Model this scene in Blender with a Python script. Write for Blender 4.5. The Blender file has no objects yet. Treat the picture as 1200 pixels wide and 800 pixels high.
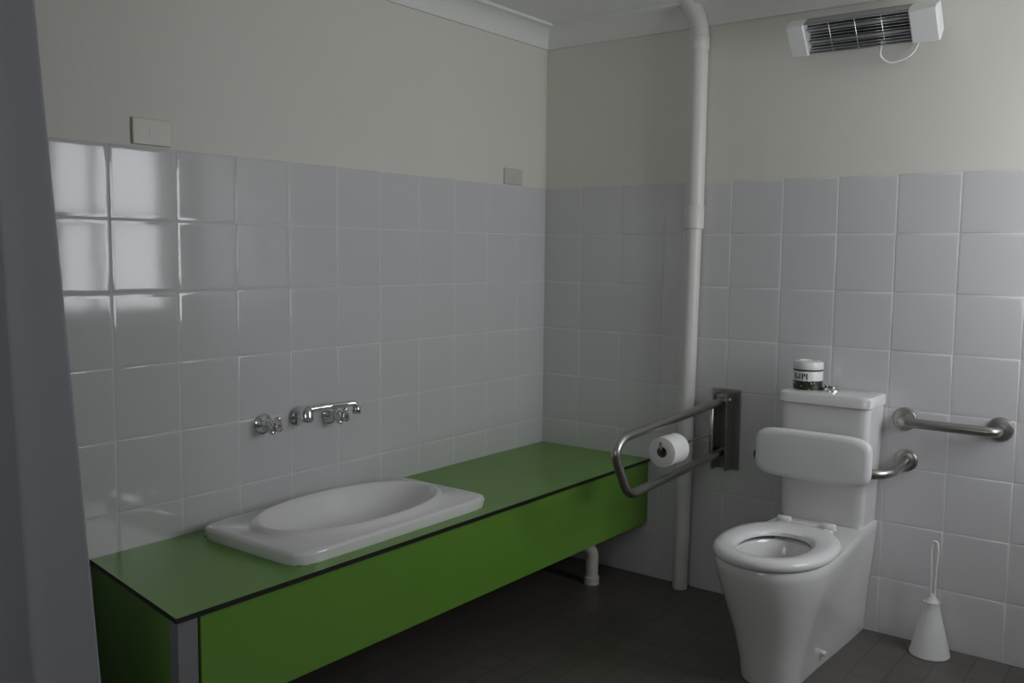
import bpy, bmesh, math, random
from mathutils import Vector, Matrix
random.seed(4)
D=bpy.data; S=bpy.context.scene
PI=math.pi
# ---------------- materials ----------------
def mat(name,col,rough=.5,metal=0,spec=.5,bump=None,var=None,coat=0):
    m=D.materials.new(name);m.use_nodes=True;nt=m.node_tree;b=nt.nodes['Principled BSDF']
    b.inputs['Base Color'].default_value=(*col,1);b.inputs['Roughness'].default_value=rough
    b.inputs['Metallic'].default_value=metal;b.inputs['Specular IOR Level'].default_value=spec
    b.inputs['Coat Weight'].default_value=coat
    tc=nt.nodes.new('ShaderNodeTexCoord')
    if var:
        sc,amt=var
        n=nt.nodes.new('ShaderNodeTexNoise');n.inputs['Scale'].default_value=sc;n.inputs['Detail'].default_value=4
        nt.links.new(tc.outputs['Object'],n.inputs['Vector'])
        mx=nt.nodes.new('ShaderNodeMix');mx.data_type='RGBA'
        mx.inputs[6].default_value=(*[c*(1-amt) for c in col],1);mx.inputs[7].default_value=(*[min(1,c*(1+amt)) for c in col],1)
        nt.links.new(n.outputs['Fac'],mx.inputs[0]);nt.links.new(mx.outputs[2],b.inputs['Base Color'])
    if bump:
        sc,st,ds=bump
        n=nt.nodes.new('ShaderNodeTexNoise');n.inputs['Scale'].default_value=sc;n.inputs['Detail'].default_value=3
        nt.links.new(tc.outputs['Object'],n.inputs['Vector'])
        bp=nt.nodes.new('ShaderNodeBump');bp.inputs['Strength'].default_value=st;bp.inputs['Distance'].default_value=ds
        nt.links.new(n.outputs['Fac'],bp.inputs['Height']);nt.links.new(bp.outputs['Normal'],b.inputs['Normal'])
    return m
M_paint=mat('cream_paint',(.74,.725,.66),.55,bump=(30,.25,.004),var=(2,.03))
M_ceil=mat('ceiling_paint',(.80,.80,.77),.6,bump=(20,.1,.004))
M_tile=mat('wall_tile_glaze',(.645,.635,.645),.08,bump=(7,.2,.002),var=(3,.02))
M_grout=mat('grout',(.74,.73,.72),.8)
M_porc=mat('porcelain',(.78,.77,.76),.12,coat=.3)
M_plast=mat('white_plastic',(.76,.76,.75),.35)
M_seat=mat('seat_plastic',(.80,.79,.79),.22)
M_pvc=mat('pvc_pipe_paint',(.70,.69,.65),.4,bump=(40,.1,.001))
M_green=mat('green_laminate',(.135,.30,.040),.3,bump=(150,.06,.0005),var=(6,.04))
M_black=mat('black_laminate_edge',(.012,.011,.010),.4)
M_grey=mat('grey_post',(.22,.22,.23),.4)
M_chrome=mat('chrome',(.70,.71,.72),.07,1)
M_steel=mat('brushed_steel',(.42,.41,.39),.3,1,bump=(200,.08,.0005))
M_steeld=mat('steel_bracket',(.30,.29,.27),.34,1)
M_paper=mat('tissue_paper',(.82,.81,.79),.95,bump=(90,.3,.001))
M_card=mat('cardboard',(.35,.25,.16),.9)
M_switch=mat('switch_plate',(.70,.68,.61),.35)
M_switchg=mat('switch_plate_grey',(.58,.58,.56),.4)
M_pad=mat('vinyl_pad',(.76,.76,.76),.4,bump=(120,.08,.0005))
M_alu=mat('window_frame_paint',(.7,.7,.7),.4)
M_refl=mat('heater_reflector',(.13,.13,.135),.3,1)
M_hous=mat('heater_housing_grey',(.28,.28,.28),.4)
M_quartz=mat('quartz_tube',(.35,.35,.35),.2)
M_orange=mat('tap_brass',(.60,.22,.06),.4)
M_water=mat('bowl_water',(.20,.17,.14),.03)
# floor
m=D.materials.new('floor_mosaic');m.use_nodes=True;nt=m.node_tree;b=nt.nodes['Principled BSDF']
tc=nt.nodes.new('ShaderNodeTexCoord');br=nt.nodes.new('ShaderNodeTexBrick')
br.offset=0;br.inputs['Scale'].default_value=1;br.inputs['Brick Width'].default_value=.1;br.inputs['Row Height'].default_value=.1
br.inputs['Mortar Size'].default_value=.003;br.inputs['Mortar Smooth'].default_value=.3
br.inputs['Color1'].default_value=(.102,.090,.080,1);br.inputs['Color2'].default_value=(.118,.104,.093,1);br.inputs['Mortar'].default_value=(.07,.062,.056,1)
nt.links.new(tc.outputs['Object'],br.inputs['Vector']);nt.links.new(br.outputs['Color'],b.inputs['Base Color'])
b.inputs['Roughness'].default_value=.42
bp=nt.nodes.new('ShaderNodeBump');bp.inputs['Strength'].default_value=.4;bp.inputs['Distance'].default_value=.001;bp.invert=True
nt.links.new(br.outputs['Fac'],bp.inputs['Height']);nt.links.new(bp.outputs['Normal'],b.inputs['Normal'])
M_floor=m
# curtain translucent
m=D.materials.new('curtain_fabric');m.use_nodes=True;nt=m.node_tree;b=nt.nodes['Principled BSDF']
b.inputs['Base Color'].default_value=(.56,.56,.60,1);b.inputs['Roughness'].default_value=.8
tr=nt.nodes.new('ShaderNodeBsdfTranslucent');tr.inputs['Color'].default_value=(.56,.56,.60,1)
mx=nt.nodes.new('ShaderNodeMixShader');mx.inputs[0].default_value=.3
nt.links.new(b.outputs[0],mx.inputs[1]);nt.links.new(tr.outputs[0],mx.inputs[2]);nt.links.new(mx.outputs[0],nt.nodes['Material Output'].inputs['Surface'])
M_curt=m
# ---------------- mesh helpers ----------------
def obj(name,verts,faces,mats,parent=None,smooth=False,fm=None):
    me=D.meshes.new(name);me.from_pydata([tuple(v) for v in verts],[],faces)
    if not isinstance(mats,(list,tuple)):mats=[mats]
    for x in mats:me.materials.append(x)
    if fm:
        for p,i in zip(me.polygons,fm):p.material_index=i
    bm=bmesh.new();bm.from_mesh(me);bmesh.ops.recalc_face_normals(bm,faces=bm.faces);bm.to_mesh(me);bm.free()
    if smooth:
        me.shade_smooth()
        if smooth!='all': me.set_sharp_from_angle(angle=math.radians(smooth if smooth is not True else 40))
    o=D.objects.new(name,me);S.collection.objects.link(o)
    if parent:o.parent=parent
    return o
def empty(name):
    o=D.objects.new(name,None);o.empty_display_size=.05;S.collection.objects.link(o);return o
def prism(name,poly,z0,z1,mats,parent=None,bev=0,fm=None):
    n=len(poly);v=[(x,y,z0) for x,y in poly]+[(x,y,z1) for x,y in poly]
    f=[tuple(range(n)),tuple(range(n,2*n))]+[(i,(i+1)%n,n+(i+1)%n,n+i) for i in range(n)]
    o=obj(name,v,f,mats,parent,fm=fm)
    if bev:addbev(o,bev)
    return o
def addbev(o,w,seg=3):
    b=o.modifiers.new('bev','BEVEL');b.width=w;b.segments=seg;b.limit_method='ANGLE'
    o.data.shade_smooth();o.data.set_sharp_from_angle(angle=math.radians(50))
def box(name,x0,x1,y0,y1,z0,z1,mats,parent=None,bev=0):
    return prism(name,[(x0,y0),(x1,y0),(x1,y1),(x0,y1)],z0,z1,mats,parent,bev)
def loft(name,rings,mats,parent=None,cap0=True,cap1=True,smooth=40,fm=None):
    n=len(rings[0]);v=[p for r in rings for p in r];f=[]
    for i in range(len(rings)-1):
        for j in range(n):
            f.append((i*n+j,i*n+(j+1)%n,(i+1)*n+(j+1)%n,(i+1)*n+j))
    if cap0:f.append(tuple(range(n)))
    if cap1:f.append(tuple(range(len(v)-n,len(v))))
    return obj(name,v,f,mats,parent,smooth,fm=fm)
def basis(d):
    d=d.normalized();a=Vector((0,0,1)) if abs(d.z)<.9 else Vector((1,0,0))
    u=d.cross(a).normalized();return u,d.cross(u).normalized()
def lathe(name,prof,origin,axis,mats,parent=None,n=40,smooth=40,cap=True):
    o=Vector(origin);a=Vector(axis).normalized();u,w=basis(a)
    rings=[[o+a*h+(u*math.cos(2*PI*j/n)+w*math.sin(2*PI*j/n))*max(r,1e-5) for j in range(n)] for r,h in prof]
    return loft(name,rings,mats,parent,cap,cap,smooth)
def cyl(name,p0,p1,r,mats,parent=None,n=32,c=.0015):
    p0=Vector(p0);p1=Vector(p1);L=(p1-p0).length;c=min(c,r*.4,L*.3)
    return lathe(name,[(r-c,0),(r,c),(r,L-c),(r-c,L)],p0,p1-p0,mats,parent,n,50)
def fillet(pts,R,seg=8):
    pts=[Vector(p) for p in pts];out=[pts[0]]
    for i in range(1,len(pts)-1):
        a,b,c=pts[i-1],pts[i],pts[i+1];d1=(a-b);d2=(c-b)
        r=min(R,d1.length*.48,d2.length*.48);p=b+d1.normalized()*r;q=b+d2.normalized()*r
        for k in range(seg+1):
            t=k/seg;out.append(p*(1-t)**2+b*2*t*(1-t)+q*t*t)
    out.append(pts[-1]);return out
def tube(name,pts,r,mats,parent=None,n=20,R=None,radii=None):
    if R:pts=fillet(pts,R)
    pts=[Vector(p) for p in pts];rings=[];u=None
    for i,p in enumerate(pts):
        t=(pts[min(i+1,len(pts)-1)]-pts[max(i-1,0)]).normalized()
        if u is None:u,_=basis(t)
        u=(u-t*u.dot(t)).normalized();w=t.cross(u)
        rr=radii[i] if radii else r
        rings.append([p+(u*math.cos(2*PI*j/n)+w*math.sin(2*PI*j/n))*rr for j in range(n)])
    return loft(name,rings,mats,parent,smooth=50)
def sup(cx,cy,z,a,b,n=2,N=96):
    out=[]
    for k in range(N):
        t=2*PI*k/N;c,s=math.cos(t),math.sin(t)
        r=(abs(c/a)**n+abs(s/b)**n)**(-1/n);out.append(Vector((cx+r*c,cy+r*s,z)))
    return out
# ---------------- room shell ----------------
XR=2.62;YF=-4.2;ZC=2.27
box('floor',-.15,XR+.15,YF-.15,.15,-.1,0,M_floor)
box('ceiling',-.15,XR+.15,YF-.15,.15,ZC,ZC+.1,M_ceil)
wl=box('wall_left',-.15,0,YF-.15,.15,0,ZC,M_paint)
wb=box('wall_back',0,XR,0,.15,0,ZC,M_paint)
def wallhole(name,ax,pos,th,a0,a1,h0,h1,z0,z1):
    def P(a,b,c,d,n):
        if ax=='x':return (pos,pos+th,a,b,c,d)
        return (a,b,pos,pos+th,c,d)
    boxes=[P(a0,a1,0,z0,1),P(a0,a1,z1,ZC,1),P(a0,h0,z0,z1,1),P(h1,a1,z0,z1,1)]
    v=[];f=[]
    for x0,x1,y0,y1,c,d in boxes:
        k=len(v);v+=[(x,y,z) for z in (c,d) for x,y in ((x0,y0),(x1,y0),(x1,y1),(x0,y1))]
        f+=[tuple(k+i for i in q) for q in ((0,1,2,3),(4,5,6,7),(0,1,5,4),(1,2,6,5),(2,3,7,6),(3,0,4,7))]
    return obj(name,v,f,M_paint)
W1=(-.86,-.13,.97,1.98)
wallhole('wall_right','x',XR,.15,YF-.15,.15,W1[0],W1[1],W1[2],W1[3])
W2=(1.45,2.35,1.1,1.95)
wallhole('wall_front','y',YF-.15,.15,0,XR,W2[0],W2[1],W2[2],W2[3])
# window frames
w=empty('window_1')
X0=XR+.06;X1=XR+.10;t=.035
y0,y1,z0,z1=W1
box('frame_bottom',X0,X1,y0,y1,z0,z0+t,M_alu,w);box('frame_top',X0,X1,y0,y1,z1-t,z1,M_alu,w)
box('frame_side_a',X0,X1,y0,y0+t,z0,z1,M_alu,w);box('frame_side_b',X0,X1,y1-t,y1,z0,z1,M_alu,w)
ym=-.575
box('mullion',X0,X1,ym-.02,ym+.02,z0,z1,M_alu,w)
box('glazing_bar',X0,X1,y0,y1,1.478,1.502,M_alu,w)
w=empty('added_fill_window')  # unseen window behind the camera, added to let in frontal fill
x0,x1,z0,z1=W2;Y0=YF-.1;Y1=YF-.06
box('frame_bottom',x0,x1,Y0,Y1,z0,z0+t,M_alu,w);box('frame_top',x0,x1,Y0,Y1,z1-t,z1,M_alu,w)
box('frame_side_a',x0,x0+t,Y0,Y1,z0,z1,M_alu,w);box('frame_side_b',x1-t,x1,Y0,Y1,z0,z1,M_alu,w)
box('mullion',1.88,1.92,Y0,Y1,z0,z1,M_alu,w)
# cornices (coved plaster)
def cornice(name,axis):
    s=.085;prof=[(0,ZC),(s,ZC),(s,ZC-.012)]
    for k in range(9):
        a=k/8*PI/2;prof.append((s-.012-(s-.024)*math.sin(a)*1.0+0.0, ZC-.012-(s-.024)*(1-math.cos(a))))
    prof+=[(.012,ZC-s+.012),(.012,ZC-s),(0,ZC-s)]
    A=[];B=[]
    for d,z in prof:
        if axis=='L':A.append(Vector((d,-d,z)));B.append(Vector((d,YF,z)))
        else:A.append(Vector((d,-d,z)));B.append(Vector((XR,-d,z)))
    return loft(name,[A,B],M_ceil,smooth=30)
cornice('trim_1','L');cornice('trim_2','B')
# ---------------- tiles (real raised glazed tiles) ----------------
ZT=1.6;TS=.2
def tiles(name,parent,rects,kind):
    V=[];F=[]
    for (a0,a1,z0,z1) in rects:
        a0+=.0009;a1-=.0009;z0+=.0009;z1-=.0009
        ca,cz=(a0+a1)/2,(z0+z1)/2;ta,tz=random.gauss(0,.0016),random.gauss(0,.0016)
        k=len(V)
        for ins,h in ((0,.0),(0.0003,.0050),(.0016,.0056),(.004,.0059),(.013,.006)):
            for a,z in ((a0+ins,z0+ins),(a1-ins,z0+ins),(a1-ins,z1-ins),(a0+ins,z1-ins)):
                hh=h+(ta*(a-ca)+tz*(z-cz) if h>0 else 0)
                V.append((hh,a,z) if kind=='L' else (a,-hh,z))
        for r in range(4):
            for i in range(4):
                F.append((k+r*4+i,k+r*4+(i+1)%4,k+r*4+4+(i+1)%4,k+r*4+4+i))
        F.append((k+16,k+17,k+18,k+19))
    return obj(name,V,F,M_tile,parent,smooth='all')
rows=[(max(0,ZT-TS*(i+1)),ZT-TS*i) for i in range(8)]
ye=[0,-.2025]
while ye[-1]>YF:ye.append(max(YF,ye[-1]-TS))
rects=[(ye[i+1],ye[i],r[0],r[1]) for i in range(len(ye)-1) for r in rows]
tiles('tiling',wl,rects,'L')
xe=[0,.191,.391,.591,.670]
while xe[-1]<XR:xe.append(min(XR,xe[-1]+TS))
rects=[(xe[i],xe[i+1],r[0],r[1]) for i in range(len(xe)-1) for r in rows]
tiles('tiling',wb,rects,'B')
g=box('grout_bed',0,.0052,YF,0,0,ZT-.001,M_grout,wl)
g=box('grout_bed',0,XR,-.0052,0,0,ZT-.001,M_grout,wb)
# ---------------- bench ----------------
bench=empty('vanity_bench')
ZB=.492;XF=.548
def top(name,poly):
    n=len(poly);return prism(name,poly,ZB-.013,ZB,[M_green,M_black],bench,fm=[0,0]+[1]*n)
yl=lambda x:-2.085-.092*x/.548
hx0,hx1,hy0,hy1=.065,.485,-1.775,-1.0
top('top_rear',[(.006,yl(.006)),(hx0,yl(hx0)),(hx0,-.006),(.006,-.006)])
top('top_front',[(hx1,yl(hx1)),(XF,yl(XF)),(XF,-.006),(hx1,-.006)])
top('top_left',[(hx0,yl(hx0)),(hx1,yl(hx1)),(hx1,hy0),(hx0,hy0)])
top('top_right',[(hx0,hy1),(hx1,hy1),(hx1,-.006),(hx0,-.006)])
box('front_panel',XF-.020,XF-.006,-2.11,-.008,.225,ZB-.0135,M_green,bench,.001)
xa,xb=.008,XF-.03
prism('end_panel',[(xa,yl(xa)+.006),(xb,yl(xb)+.006),(xb,yl(xb)+.02),(xa,yl(xa)+.02)],0,ZB-.0135,M_green,bench)
prism('corner_post',[(XF-.045,yl(XF)+.010),(XF-.004,yl(XF)+.006),(XF-.004,yl(XF)+.058),(XF-.045,yl(XF)+.058)],0,ZB-.0135,M_grey,bench,.002)
box('bottom_rail',XF-.05,XF-.021,-2.1,-.008,.225,.25,M_black,bench)
# ---------------- basin ----------------
cx,cy=.277,-1.385;A,B=.225,.405
R=[sup(cx,cy,ZB,A-.004,B-.004,12),sup(cx,cy,ZB+.026,A,B,12),sup(cx,cy,ZB+.034,A-.004,B-.004,12),sup(cx,cy,ZB+.036,A-.012,B-.012,10)]
oy=cy-.005
R+=[sup(cx,oy,ZB+.037,.200,.352,2.3),sup(cx,oy,ZB+.045,.194,.345,2.2),sup(cx,oy,ZB+.053,.189,.339,2.15),sup(cx,oy,ZB+.056,.182,.331,2.1),
 sup(cx,oy,ZB+.053,.175,.323,2.1),sup(cx,oy,ZB+.040,.168,.314,2.1),sup(cx,oy,ZB+.0,.152,.288,2.1),sup(cx,oy,ZB-.05,.125,.235,2.1),sup(cx,oy,ZB-.085,.08,.15,2),sup(cx,oy,ZB-.095,.03,.05,2)]
basin=empty('wash_basin')
loft('bowl',R,M_porc,basin,cap0=False,smooth=60)
lathe('waste',[(.03,0),(.03,.003),(.022,.004),(.018,.001)],(cx,oy,ZB-.0945),(0,0,1),M_chrome,basin)
cyl('trap',(cx,oy,ZB-.098),(cx,oy,ZB-.2),.022,M_plast,basin)
# ---------------- taps ----------------
W=.006
def tap(name,y,z,cap):
    e=empty(name)
    lathe('flange',[(.032,0),(.033,.004),(.028,.010),(.018,.016),(.016,.03)],(W,y,z),(1,0,0),M_chrome,e)
    lathe('spindle',[(.014,0),(.014,.02),(.018,.022),(.020,.03),(.017,.048),(.012,.054)],(W+.026,y,z),(1,0,0),M_chrome,e)
    for k in range(4):
        a=PI/4+k*PI/2+.2;d=Vector((0,math.cos(a),math.sin(a)));c=Vector((W+.058,y,z))
        lathe('handle_arm',[(.008,0),(.008,.014),(.011,.020),(.010,.027),(.004,.030)],c,d,M_chrome,e,n=16)
    lathe('cap',[(.014,0),(.016,.006),(.014,.012),(.006,.014)],(W+.066,y,z),(1,0,0),cap,e,n=24)
tap('basin_tap',-1.515,.780,M_orange);tap('basin_tap',-1.238,.775,M_chrome)
sp=empty('basin_spout')
lathe('flange',[(.032,0),(.033,.004),(.028,.012),(.020,.02),(.018,.04)],(W,-1.378,.787),(1,0,0),M_chrome,sp)
lathe('body',[(.018,-.02),(.022,-.016),(.022,.014),(.016,.022),(.012,.026)],(W+.045,-1.378,.793),(0,0,1),M_chrome,sp)
tube('arm',[(W+.045,-1.373,.812),(W+.055,-1.30,.814),(W+.075,-1.24,.816),(W+.085,-1.205,.818),(W+.087,-1.198,.795)],.0105,M_chrome,sp,R=.025)
cyl('aerator',(W+.087,-1.2,.806),(W+.087,-1.2,.782),.014,M_chrome,sp)
# ---------------- plates ----------------
def plate(name,y0,y1,z0,z1,m,x=.0):
    e=empty(name);box('plate',x,x+.008,y0,y1,z0,z1,m,e,.003)
    yc,zc=(y0+y1)/2,(z0+z1)/2
    box('rocker',x+.008,x+.0092,yc-.009,yc+.009,zc-.010,zc+.010,m,e,.0006)
plate('wall_switch_plate',-1.93,-1.812,1.604,1.676,M_switch)
plate('wall_switch_plate',-.295,-.175,1.603,1.668,M_switchg)
# ---------------- pipe ----------------
pp=empty('waste_pipe')
px,py=.738,-.048
tube('upper',[(px,py,1.42),(px,py,2.20),(px-.06,py-.02,2.30)],.034,M_pvc,pp,R=.07,n=28)
lathe('elbow_collar',[(.034,0),(.037,.004),(.037,.05),(.034,.054)],(px,py,2.09),(0,0,1),M_pvc,pp)
lathe('coupling',[(.030,0),(.037,.004),(.037,.085),(.034,.09)],(px-.001,py,1.42),(0,0,1),M_pvc,pp)
tube('lower',[(px-.018,py,0),(px-.001,py,1.43)],.0295,M_pvc,pp,n=28)
dr=empty('basin_drain_pipe')
tube('pipe',[(.42,-.23,0),(.42,-.23,.145),(.385,-.29,.18),(.30,-.75,.26),(cx,oy+.1,.29)],.025,M_pvc,dr,R=.05)
lathe('collar',[(.030,0),(.030,.03),(.027,.033)],(.42,-.23,.0),(0,0,1),M_pvc,dr)
# ---------------- heater ----------------
ht=empty('strip_heater')
ang=math.radians(38)
hy,hz=-.10,2.075
def hp(u,v):
    n=Vector((0,-math.cos(ang),-math.sin(ang)));t=Vector((0,-math.sin(ang),math.cos(ang)))
    p=Vector((0,hy,hz))+n*u+t*v;return p.y,p.z
def hring(x,pts):return [Vector((x,*hp(u,v))) for u,v in pts]
body=[(-.03,-.05),(.02,-.060),(.035,-.056),(.035,.056),(.02,.060),(-.03,.05)]
def hb(n,x0,x1,pts,m,bev=.004):
    o=loft(n,[hring(x0,pts),hring(x1,pts)],m,ht,smooth=30)
    if bev:addbev(o,bev)
    return o
hb('end_cap_left',1.115,1.175,body,M_plast);hb('end_cap_right',1.515,1.60,body,M_plast)
hb('housing_back',1.17,1.52,[(-.03,-.05),(-.022,-.052),(-.022,.052),(-.03,.05)],M_hous,0)
hb('housing_top',1.17,1.52,[(-.03,.05),(.024,.057),(.024,.053),(-.022,.045)],M_hous,0)
hb('housing_bottom',1.17,1.52,[(-.03,-.05),(.024,-.057),(.024,-.053),(-.022,-.045)],M_hous,0)
rf=[(-.005-.012*math.sin(k/10*PI),-.047+.094*k/10) for k in range(11)]
rf2=rf+[(u-.003,v) for u,v in reversed(rf)]
hb('reflector',1.178,1.514,rf2,M_refl,0)
for v in (-.022,.022):
    y,z=hp(.004,v);cyl('element_tube',(1.178,y,z),(1.514,y,z),.006,M_quartz,ht,n=16)
for k in range(11):
    y,z=hp(.028,-.053+.106*k/10);cyl('grille_wire',(1.174,y,z),(1.517,y,z),.0013,M_chrome,ht,n=8)
for k in range(3):
    x=1.26+k*.085;a=hp(.029,-.054);c=hp(.029,.054);cyl('grille_cross',(x,*a),(x,*c),.0014,M_chrome,ht,n=8)
for x in (1.2,1.54):box('mount_arm',x,x+.025,-.09,0,hz+.03,hz+.045,M_plast,ht)
tube('power_cord',[(1.42,-.09,2.03),(1.40,-.05,1.99),(1.43,-.03,1.965),(1.50,-.02,1.985),(1.52,-.006,2.05),(1.52,-.006,2.1)],.0035,M_plast,ht,R=.04,n=10)
# ---------------- toilet ----------------
T=empty('toilet')
tx=1.314;yc=-.575
def outline(z,yb,yf,wf,wbk,yc=yc,nb=14,nf=36):
    L=[];b=yc-yf
    for k in range(nb):
        t=k/nb;s=t*t*(3-2*t);L.append((-(wbk+(wf-wbk)*s),yb+(yc-yb)*t))
    Fp=[]
    for k in range(nf+1):
        a=PI*k/nf;c=math.cos(a);s=math.sin(a)
        Fp.append((-wf*math.copysign(abs(c)**.92,c),yc-b*s**.95))
    Rr=[(-x,y) for x,y in reversed(L)]
    pts=L+Fp+Rr
    bk=[(wbk-2*wbk*k/8,yb) for k in range(1,8)]
    return [Vector((tx+x,y,z)) for x,y in pts+bk]
YB=-.008
rings=[outline(0,YB,-.668,.092,.110),outline(.012,YB,-.672,.094,.112),outline(.07,YB,-.682,.100,.114),outline(.16,YB,-.71,.118,.120),outline(.25,YB,-.75,.142,.129),
 outline(.32,YB,-.782,.161,.136),outline(.37,YB,-.799,.171,.14),outline(.395,YB,-.803,.173,.142),outline(.404,YB,-.798,.169,.139)]
outer=rings[-1]
def inner(z,a,b,dy=0):
    r=[];c=Vector((tx,yc-.03+dy,z))
    for p in outer:
        t=math.atan2((p.y-c.y),(p.x-c.x));co,si=math.cos(t),math.sin(t)
        q=1/math.sqrt((co/a)**2+(si/b)**2);r.append(Vector((c.x+q*co,c.y+q*si,z)))
    return r
rings+=[inner(.404,.118,.165),inner(.396,.112,.158),inner(.34,.115,.155),inner(.28,.095,.12,.01),inner(.22,.06,.075,.02),inner(.19,.045,.055,.03)]
loft('pan',rings,M_porc,T,smooth=50)
o=loft('bowl_water',[inner(.262,.080,.10,.013),inner(.263,.078,.098,.013)],M_water,T)
def rr(z,x0,x1,y0,y1,n=14):
    return sup((x0+x1)/2,(y0+y1)/2,z,(x1-x0)/2,(y1-y0)/2,n,96)
cxa,cxb=1.160,1.464
loft('cistern',[rr(.404,cxa+.012,cxb-.016,-.172,YB),rr(.42,cxa+.008,cxb-.012,-.178,YB),rr(.6,cxa+.004,cxb-.006,-.186,YB),rr(.815,cxa,cxb,-.192,YB)],M_porc,T,smooth=50)
loft('cistern_lid',[rr(.816,cxa-.003,cxb+.003,-.196,YB),rr(.819,cxa-.007,cxb+.007,-.2,YB),rr(.848,cxa-.007,cxb+.007,-.2,YB),rr(.855,cxa-.002,cxb+.002,-.195,YB-.004),rr(.857,cxa+.012,cxb-.012,-.182,YB-.012)],M_porc,T,smooth=40)
lathe('flush_plate',[(.032,0),(.032,.004),(.026,.010),(.024,.011)],(1.305,-.105,.857),(0,0,1),M_chrome,T)
lathe('flush_button',[(.021,0),(.021,.007),(.018,.010),(.006,.011)],(1.305,-.105,.868),(0,0,1),M_chrome,T)
def ell(z,a,b,y,n=2.15,cut=None):
    return sup(tx,y,z,a,b,n,96)
ys=-.572
sr=[ell(.412,.120,.160,ys-.025),ell(.406,.15,.205,ys),ell(.408,.174,.232,ys),ell(.415,.180,.239,ys),ell(.427,.179,.238,ys),ell(.437,.170,.229,ys),ell(.440,.150,.205,ys),ell(.437,.118,.158,ys-.02),ell(.429,.107,.145,ys-.025),ell(.418,.106,.144,ys-.025),ell(.412,.120,.160,ys-.025)]
loft('seat',sr,M_seat,T,cap0=False,cap1=False,smooth=60)
for s in (-1,1):
    box('hinge_block',tx+s*.075-.018,tx+s*.075+.018,-.365,-.315,.404,.430,M_seat,T,.006)
    cyl('hinge_pin',(tx+s*.075-.022,-.318,.436),(tx+s*.075+.022,-.318,.436),.012,M_seat,T)
cyl('hinge_bar',(tx-.1,-.318,.430),(tx+.1,-.318,.430),.006,M_seat,T)
cyl('floor_bolt_cap',(tx+.100,-.42,.05),(tx+.117,-.42,.05),.009,M_plast,T)
# can on cistern
can=empty('air_freshener_tin')
m=D.materials.new('tin_label');m.use_nodes=True;nt=m.node_tree;b=nt.nodes['Principled BSDF'];b.inputs['Roughness'].default_value=.3
tc=nt.nodes.new('ShaderNodeTexCoord');no=nt.nodes.new('ShaderNodeTexVoronoi');no.inputs['Scale'].default_value=55
rp=nt.nodes.new('ShaderNodeValToRGB');rp.color_ramp.interpolation='CONSTANT'
rp.color_ramp.elements[0].color=(.4,.45,.36,1);e=rp.color_ramp.elements[1];e.position=.22;e.color=(.02,.028,.015,1)
nt.links.new(tc.outputs['Object'],no.inputs['Vector']);nt.links.new(no.outputs['Distance'],rp.inputs[0]);nt.links.new(rp.outputs[0],b.inputs['Base Color'])
c0=(1.225,-.11,.857)
lathe('body_lower',[(.046,0),(.050,.003),(.050,.034)],c0,(0,0,1),m,can)
lathe('body_upper',[(.0503,.032),(.0503,.064),(.049,.066)],c0,(0,0,1),M_plast,can)
lathe('black_band',[(.0495,.065),(.0508,.066),(.0508,.070),(.0495,.071)],c0,(0,0,1),M_black,can)
lathe('lid',[(.051,.071),(.052,.073),(.052,.088),(.049,.097),(.030,.101),(.028,.097)],c0,(0,0,1),M_plast,can)
for k,(a,h0,h1) in enumerate([(-2.25,.037,.058),(-2.1,.037,.058),(-1.95,.037,.047),(-1.8,.037,.058),(-1.6,.037,.058),(-1.45,.047,.058),(-1.3,.037,.058)]):
    v=[];
    for aa in (a-.045,a+.045):
        for h in (h0,h1):v.append((c0[0]+.0507*math.cos(aa),c0[1]+.0507*math.sin(aa),c0[2]+h))
    obj('lettering',v,[(0,1,3,2)],M_black,can)
# ---------------- backrest ----------------
br_=empty('toilet_backrest')
def pad(name,x0,x1,z0,z1,y0,y1,m,parent,tilt=0):
    def rg(y,s):
        r=sup((x0+x1)/2,(z0+z1)/2,0,(x1-x0)/2-s,(z1-z0)/2-s,5.5,128)
        return [Vector((p.x,y,p.y-tilt*(p.x-(x0+x1)/2))) for p in r]
    return loft(name,[rg(y0,.02),rg(y0+.002,.01),rg(y0+.008,.003),rg(y0+.014,0),rg(y1-.012,0),rg(y1-.004,.003),rg(y1,.012)],m,parent,smooth=50)
pad('pad',1.115,1.505,.572,.738,-.300,-.262,M_pad,br_,.0)
box('back_plate',1.14,1.48,-.262,-.255,.60,.70,M_steeld,br_,.002)
for s in (-1,1):
    xw=1.308+s*.232;xi=1.308+s*.15
    tube('arm',[(xi,-.240,.612),(xw-s*.03,-.225,.612),(xw,-.18,.615),(xw,-.014,.628)],.0165,M_steel,br_,R=.05)
    box('arm_plate',min(xw-s*.05,xw-s*.15),max(xw-s*.05,xw-s*.15),-.262,-.215,.590,.634,M_steel,br_,.003)
    lathe('flange',[(.038,0),(.038,.004),(.034,.008),(.019,.010)],(xw,-.008,.628),(0,-1,0),M_steel,br_)
# ---------------- fixed grab rail ----------------
gr=empty('grab_rail')
tube('bar',[(1.530,-.008,.770),(1.530,-.075,.770),(1.825,-.075,.768),(1.825,-.008,.768)],.0165,M_steel,gr,R=.045)
for x in (1.530,1.825):
    lathe('flange',[(.040,0),(.040,.004),(.036,.009),(.018,.011)],(x,-.006,.77),(0,-1,0),M_steel,gr)
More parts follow.
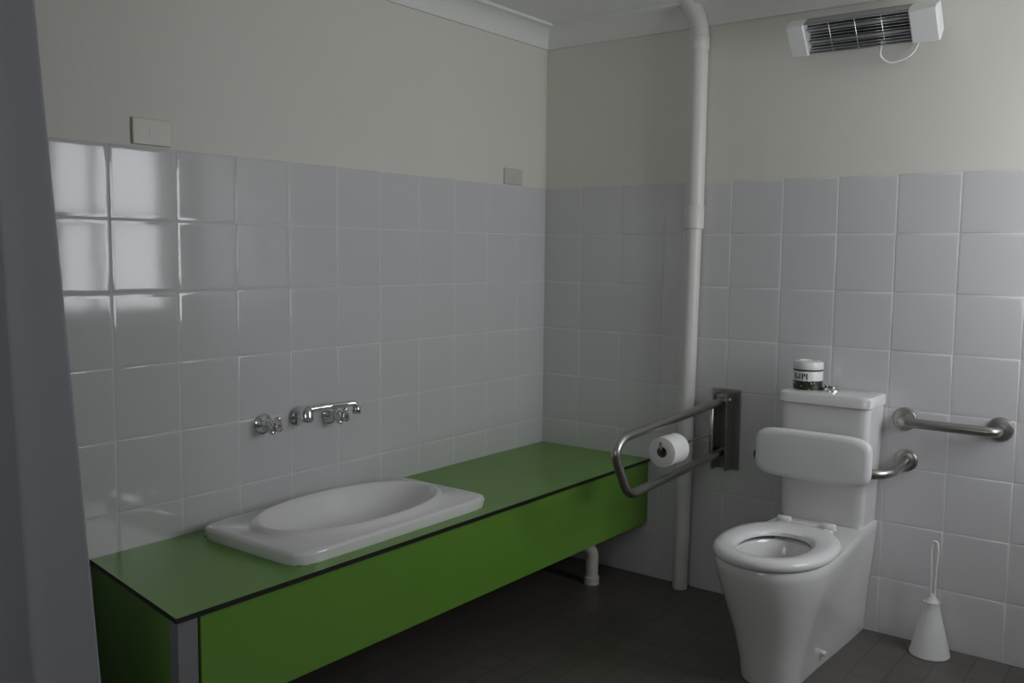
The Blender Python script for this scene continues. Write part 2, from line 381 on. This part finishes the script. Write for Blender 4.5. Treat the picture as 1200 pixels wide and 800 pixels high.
# ---------------- swing-down rail ----------------
sw=empty('swing_down_grab_rail');sx=.878
box('back_plate',.818,.935,-.012,-.006,.500,.812,M_steel,sw,.001)
box('cheek_a',.848,.853,-.075,-.012,.505,.80,M_steeld,sw,.001)
box('cheek_b',.903,.908,-.075,-.012,.505,.80,M_steeld,sw,.001)
cyl('pivot',(.842,-.05,.775),(.914,-.05,.775),.008,M_steel,sw)
box('head_block',.853,.903,-.06,-.012,.755,.795,M_steel,sw,.003)
tube('loop',[(sx,-.03,.770),(sx,-.79,.738),(sx,-.838,.695),(sx,-.745,.540),(sx,-.03,.572)],.0155,M_steel,sw,R=.05)
cyl('strut',(sx,-.14,.764),(sx,-.14,.567),.008,M_steel,sw)
tube('roll_arm',[(sx,-.14,.655),(sx,-.53,.655),(sx,-.535,.665),(sx,-.535,.685)],.005,M_steel,sw,R=.01,n=12)
rl=empty('toilet_roll')
prof=[(.019,0),(.049,0),(.052,.002),(.052,.103),(.049,.105),(.019,.105),(.019,0)]
lathe('paper',prof,(sx,-.525,.648),(0,1,0),M_paper,rl,cap=False)
lathe('core',[(.0188,.0005),(.0175,.0005),(.0175,.1045),(.0188,.1045),(.0188,.0005)],(sx,-.525,.648),(0,1,0),M_card,rl,cap=False)
# ---------------- toilet brush ----------------
tb=empty('toilet_brush')
bx,by=1.665,-.085
lathe('holder',[(.062,0),(.064,.004),(.060,.02),(.050,.06),(.040,.10),(.030,.14),(.024,.175),(.026,.182),(.022,.182),(.02,.17)],(bx,by,0),(0,0,1),M_plast,tb)
pts=[(bx-.006,by,.17),(bx-.008,by,.28),(bx-.012,by,.36),(bx-.006,by,.385),(bx+.006,by,.385),(bx+.010,by,.36),(bx+.006,by,.28),(bx+.006,by,.17)]
tube('handle',pts,.0046,M_plast,tb,R=.02,n=10)
lathe('collar',[(.02,0),(.018,.008),(.010,.018),(.008,.03)],(bx,by,.180),(0,0,1),M_plast,tb)
# ---------------- shower curtain ----------------
V=[];F=[];NX=110;NZ=24;yy=-2.42
for j in range(NZ+1):
    t=j/NZ;z=2.17-(2.17-.03)*t
    xe_=.400+.215*t**1.0
    for i in range(NX+1):
        s=i/NX
        a=.030+.014*t
        V.append((.012+(xe_-.012)*s+.006*math.sin(s*25+1),yy+a*math.sin(s*19+.5*t+1)+.006*math.sin(s*43+2*t),z))
for j in range(NZ):
    for i in range(NX):
        k=j*(NX+1)+i;F.append((k,k+1,k+NX+2,k+NX+1))
cu=obj('shower_curtain',V,F,M_curt,None,smooth='all')
md=cu.modifiers.new('th','SOLIDIFY');md.thickness=.002
cr=empty('curtain_rail')
cyl('rail',(.0,yy,2.185),(XR,yy,2.185),.012,M_alu,cr)
# ---------------- lights ----------------
def area(name,loc,rot,sx_,sy_,L,col):
    l=D.lights.new(name,'AREA');l.shape='RECTANGLE';l.size=sx_;l.size_y=sy_;l.energy=L*PI*sx_*sy_;l.color=col
    o=D.objects.new(name,l);S.collection.objects.link(o);o.location=loc;o.rotation_euler=rot;return o
area('daylight_window_1',(XR+.13,(W1[0]+W1[1])/2,(W1[2]+W1[3])/2),(0,PI/2,0),W1[3]-W1[2],W1[1]-W1[0],6.8,(.97,.985,1))
area('added_fill_light',((W2[0]+W2[1])/2,YF-.13,(W2[2]+W2[3])/2),(PI/2,0,0),W2[1]-W2[0],W2[3]-W2[2],2.3,(1,.99,.98))  # fill lamp in the added rear opening, brightens the toilet side from the front
wd=D.worlds.new('World');S.world=wd;wd.use_nodes=True
wd.node_tree.nodes['Background'].inputs[0].default_value=(.6,.75,1,1);wd.node_tree.nodes['Background'].inputs[1].default_value=1
# ---------------- camera ----------------
cxx,cyy,czz,yaw,pitch,roll,f=2.3804,-3.3385,1.3197,.653,.0939,.0108,1095.06
Fv=Vector((-math.sin(yaw)*math.cos(pitch),math.cos(yaw)*math.cos(pitch),-math.sin(pitch)))
Rv=Vector((math.cos(yaw),math.sin(yaw),0));Uv=Rv.cross(Fv)
R2=Rv*math.cos(roll)+Uv*math.sin(roll);U2=-Rv*math.sin(roll)+Uv*math.cos(roll)
mt=Matrix(((R2.x,U2.x,-Fv.x,cxx),(R2.y,U2.y,-Fv.y,cyy),(R2.z,U2.z,-Fv.z,czz),(0,0,0,1)))
cd=D.cameras.new('camera');co=D.objects.new('camera',cd);S.collection.objects.link(co);co.matrix_world=mt
cd.sensor_width=36;cd.lens=f/1200*36;cd.clip_start=.02
S.camera=co
S.view_settings.view_transform='Standard'
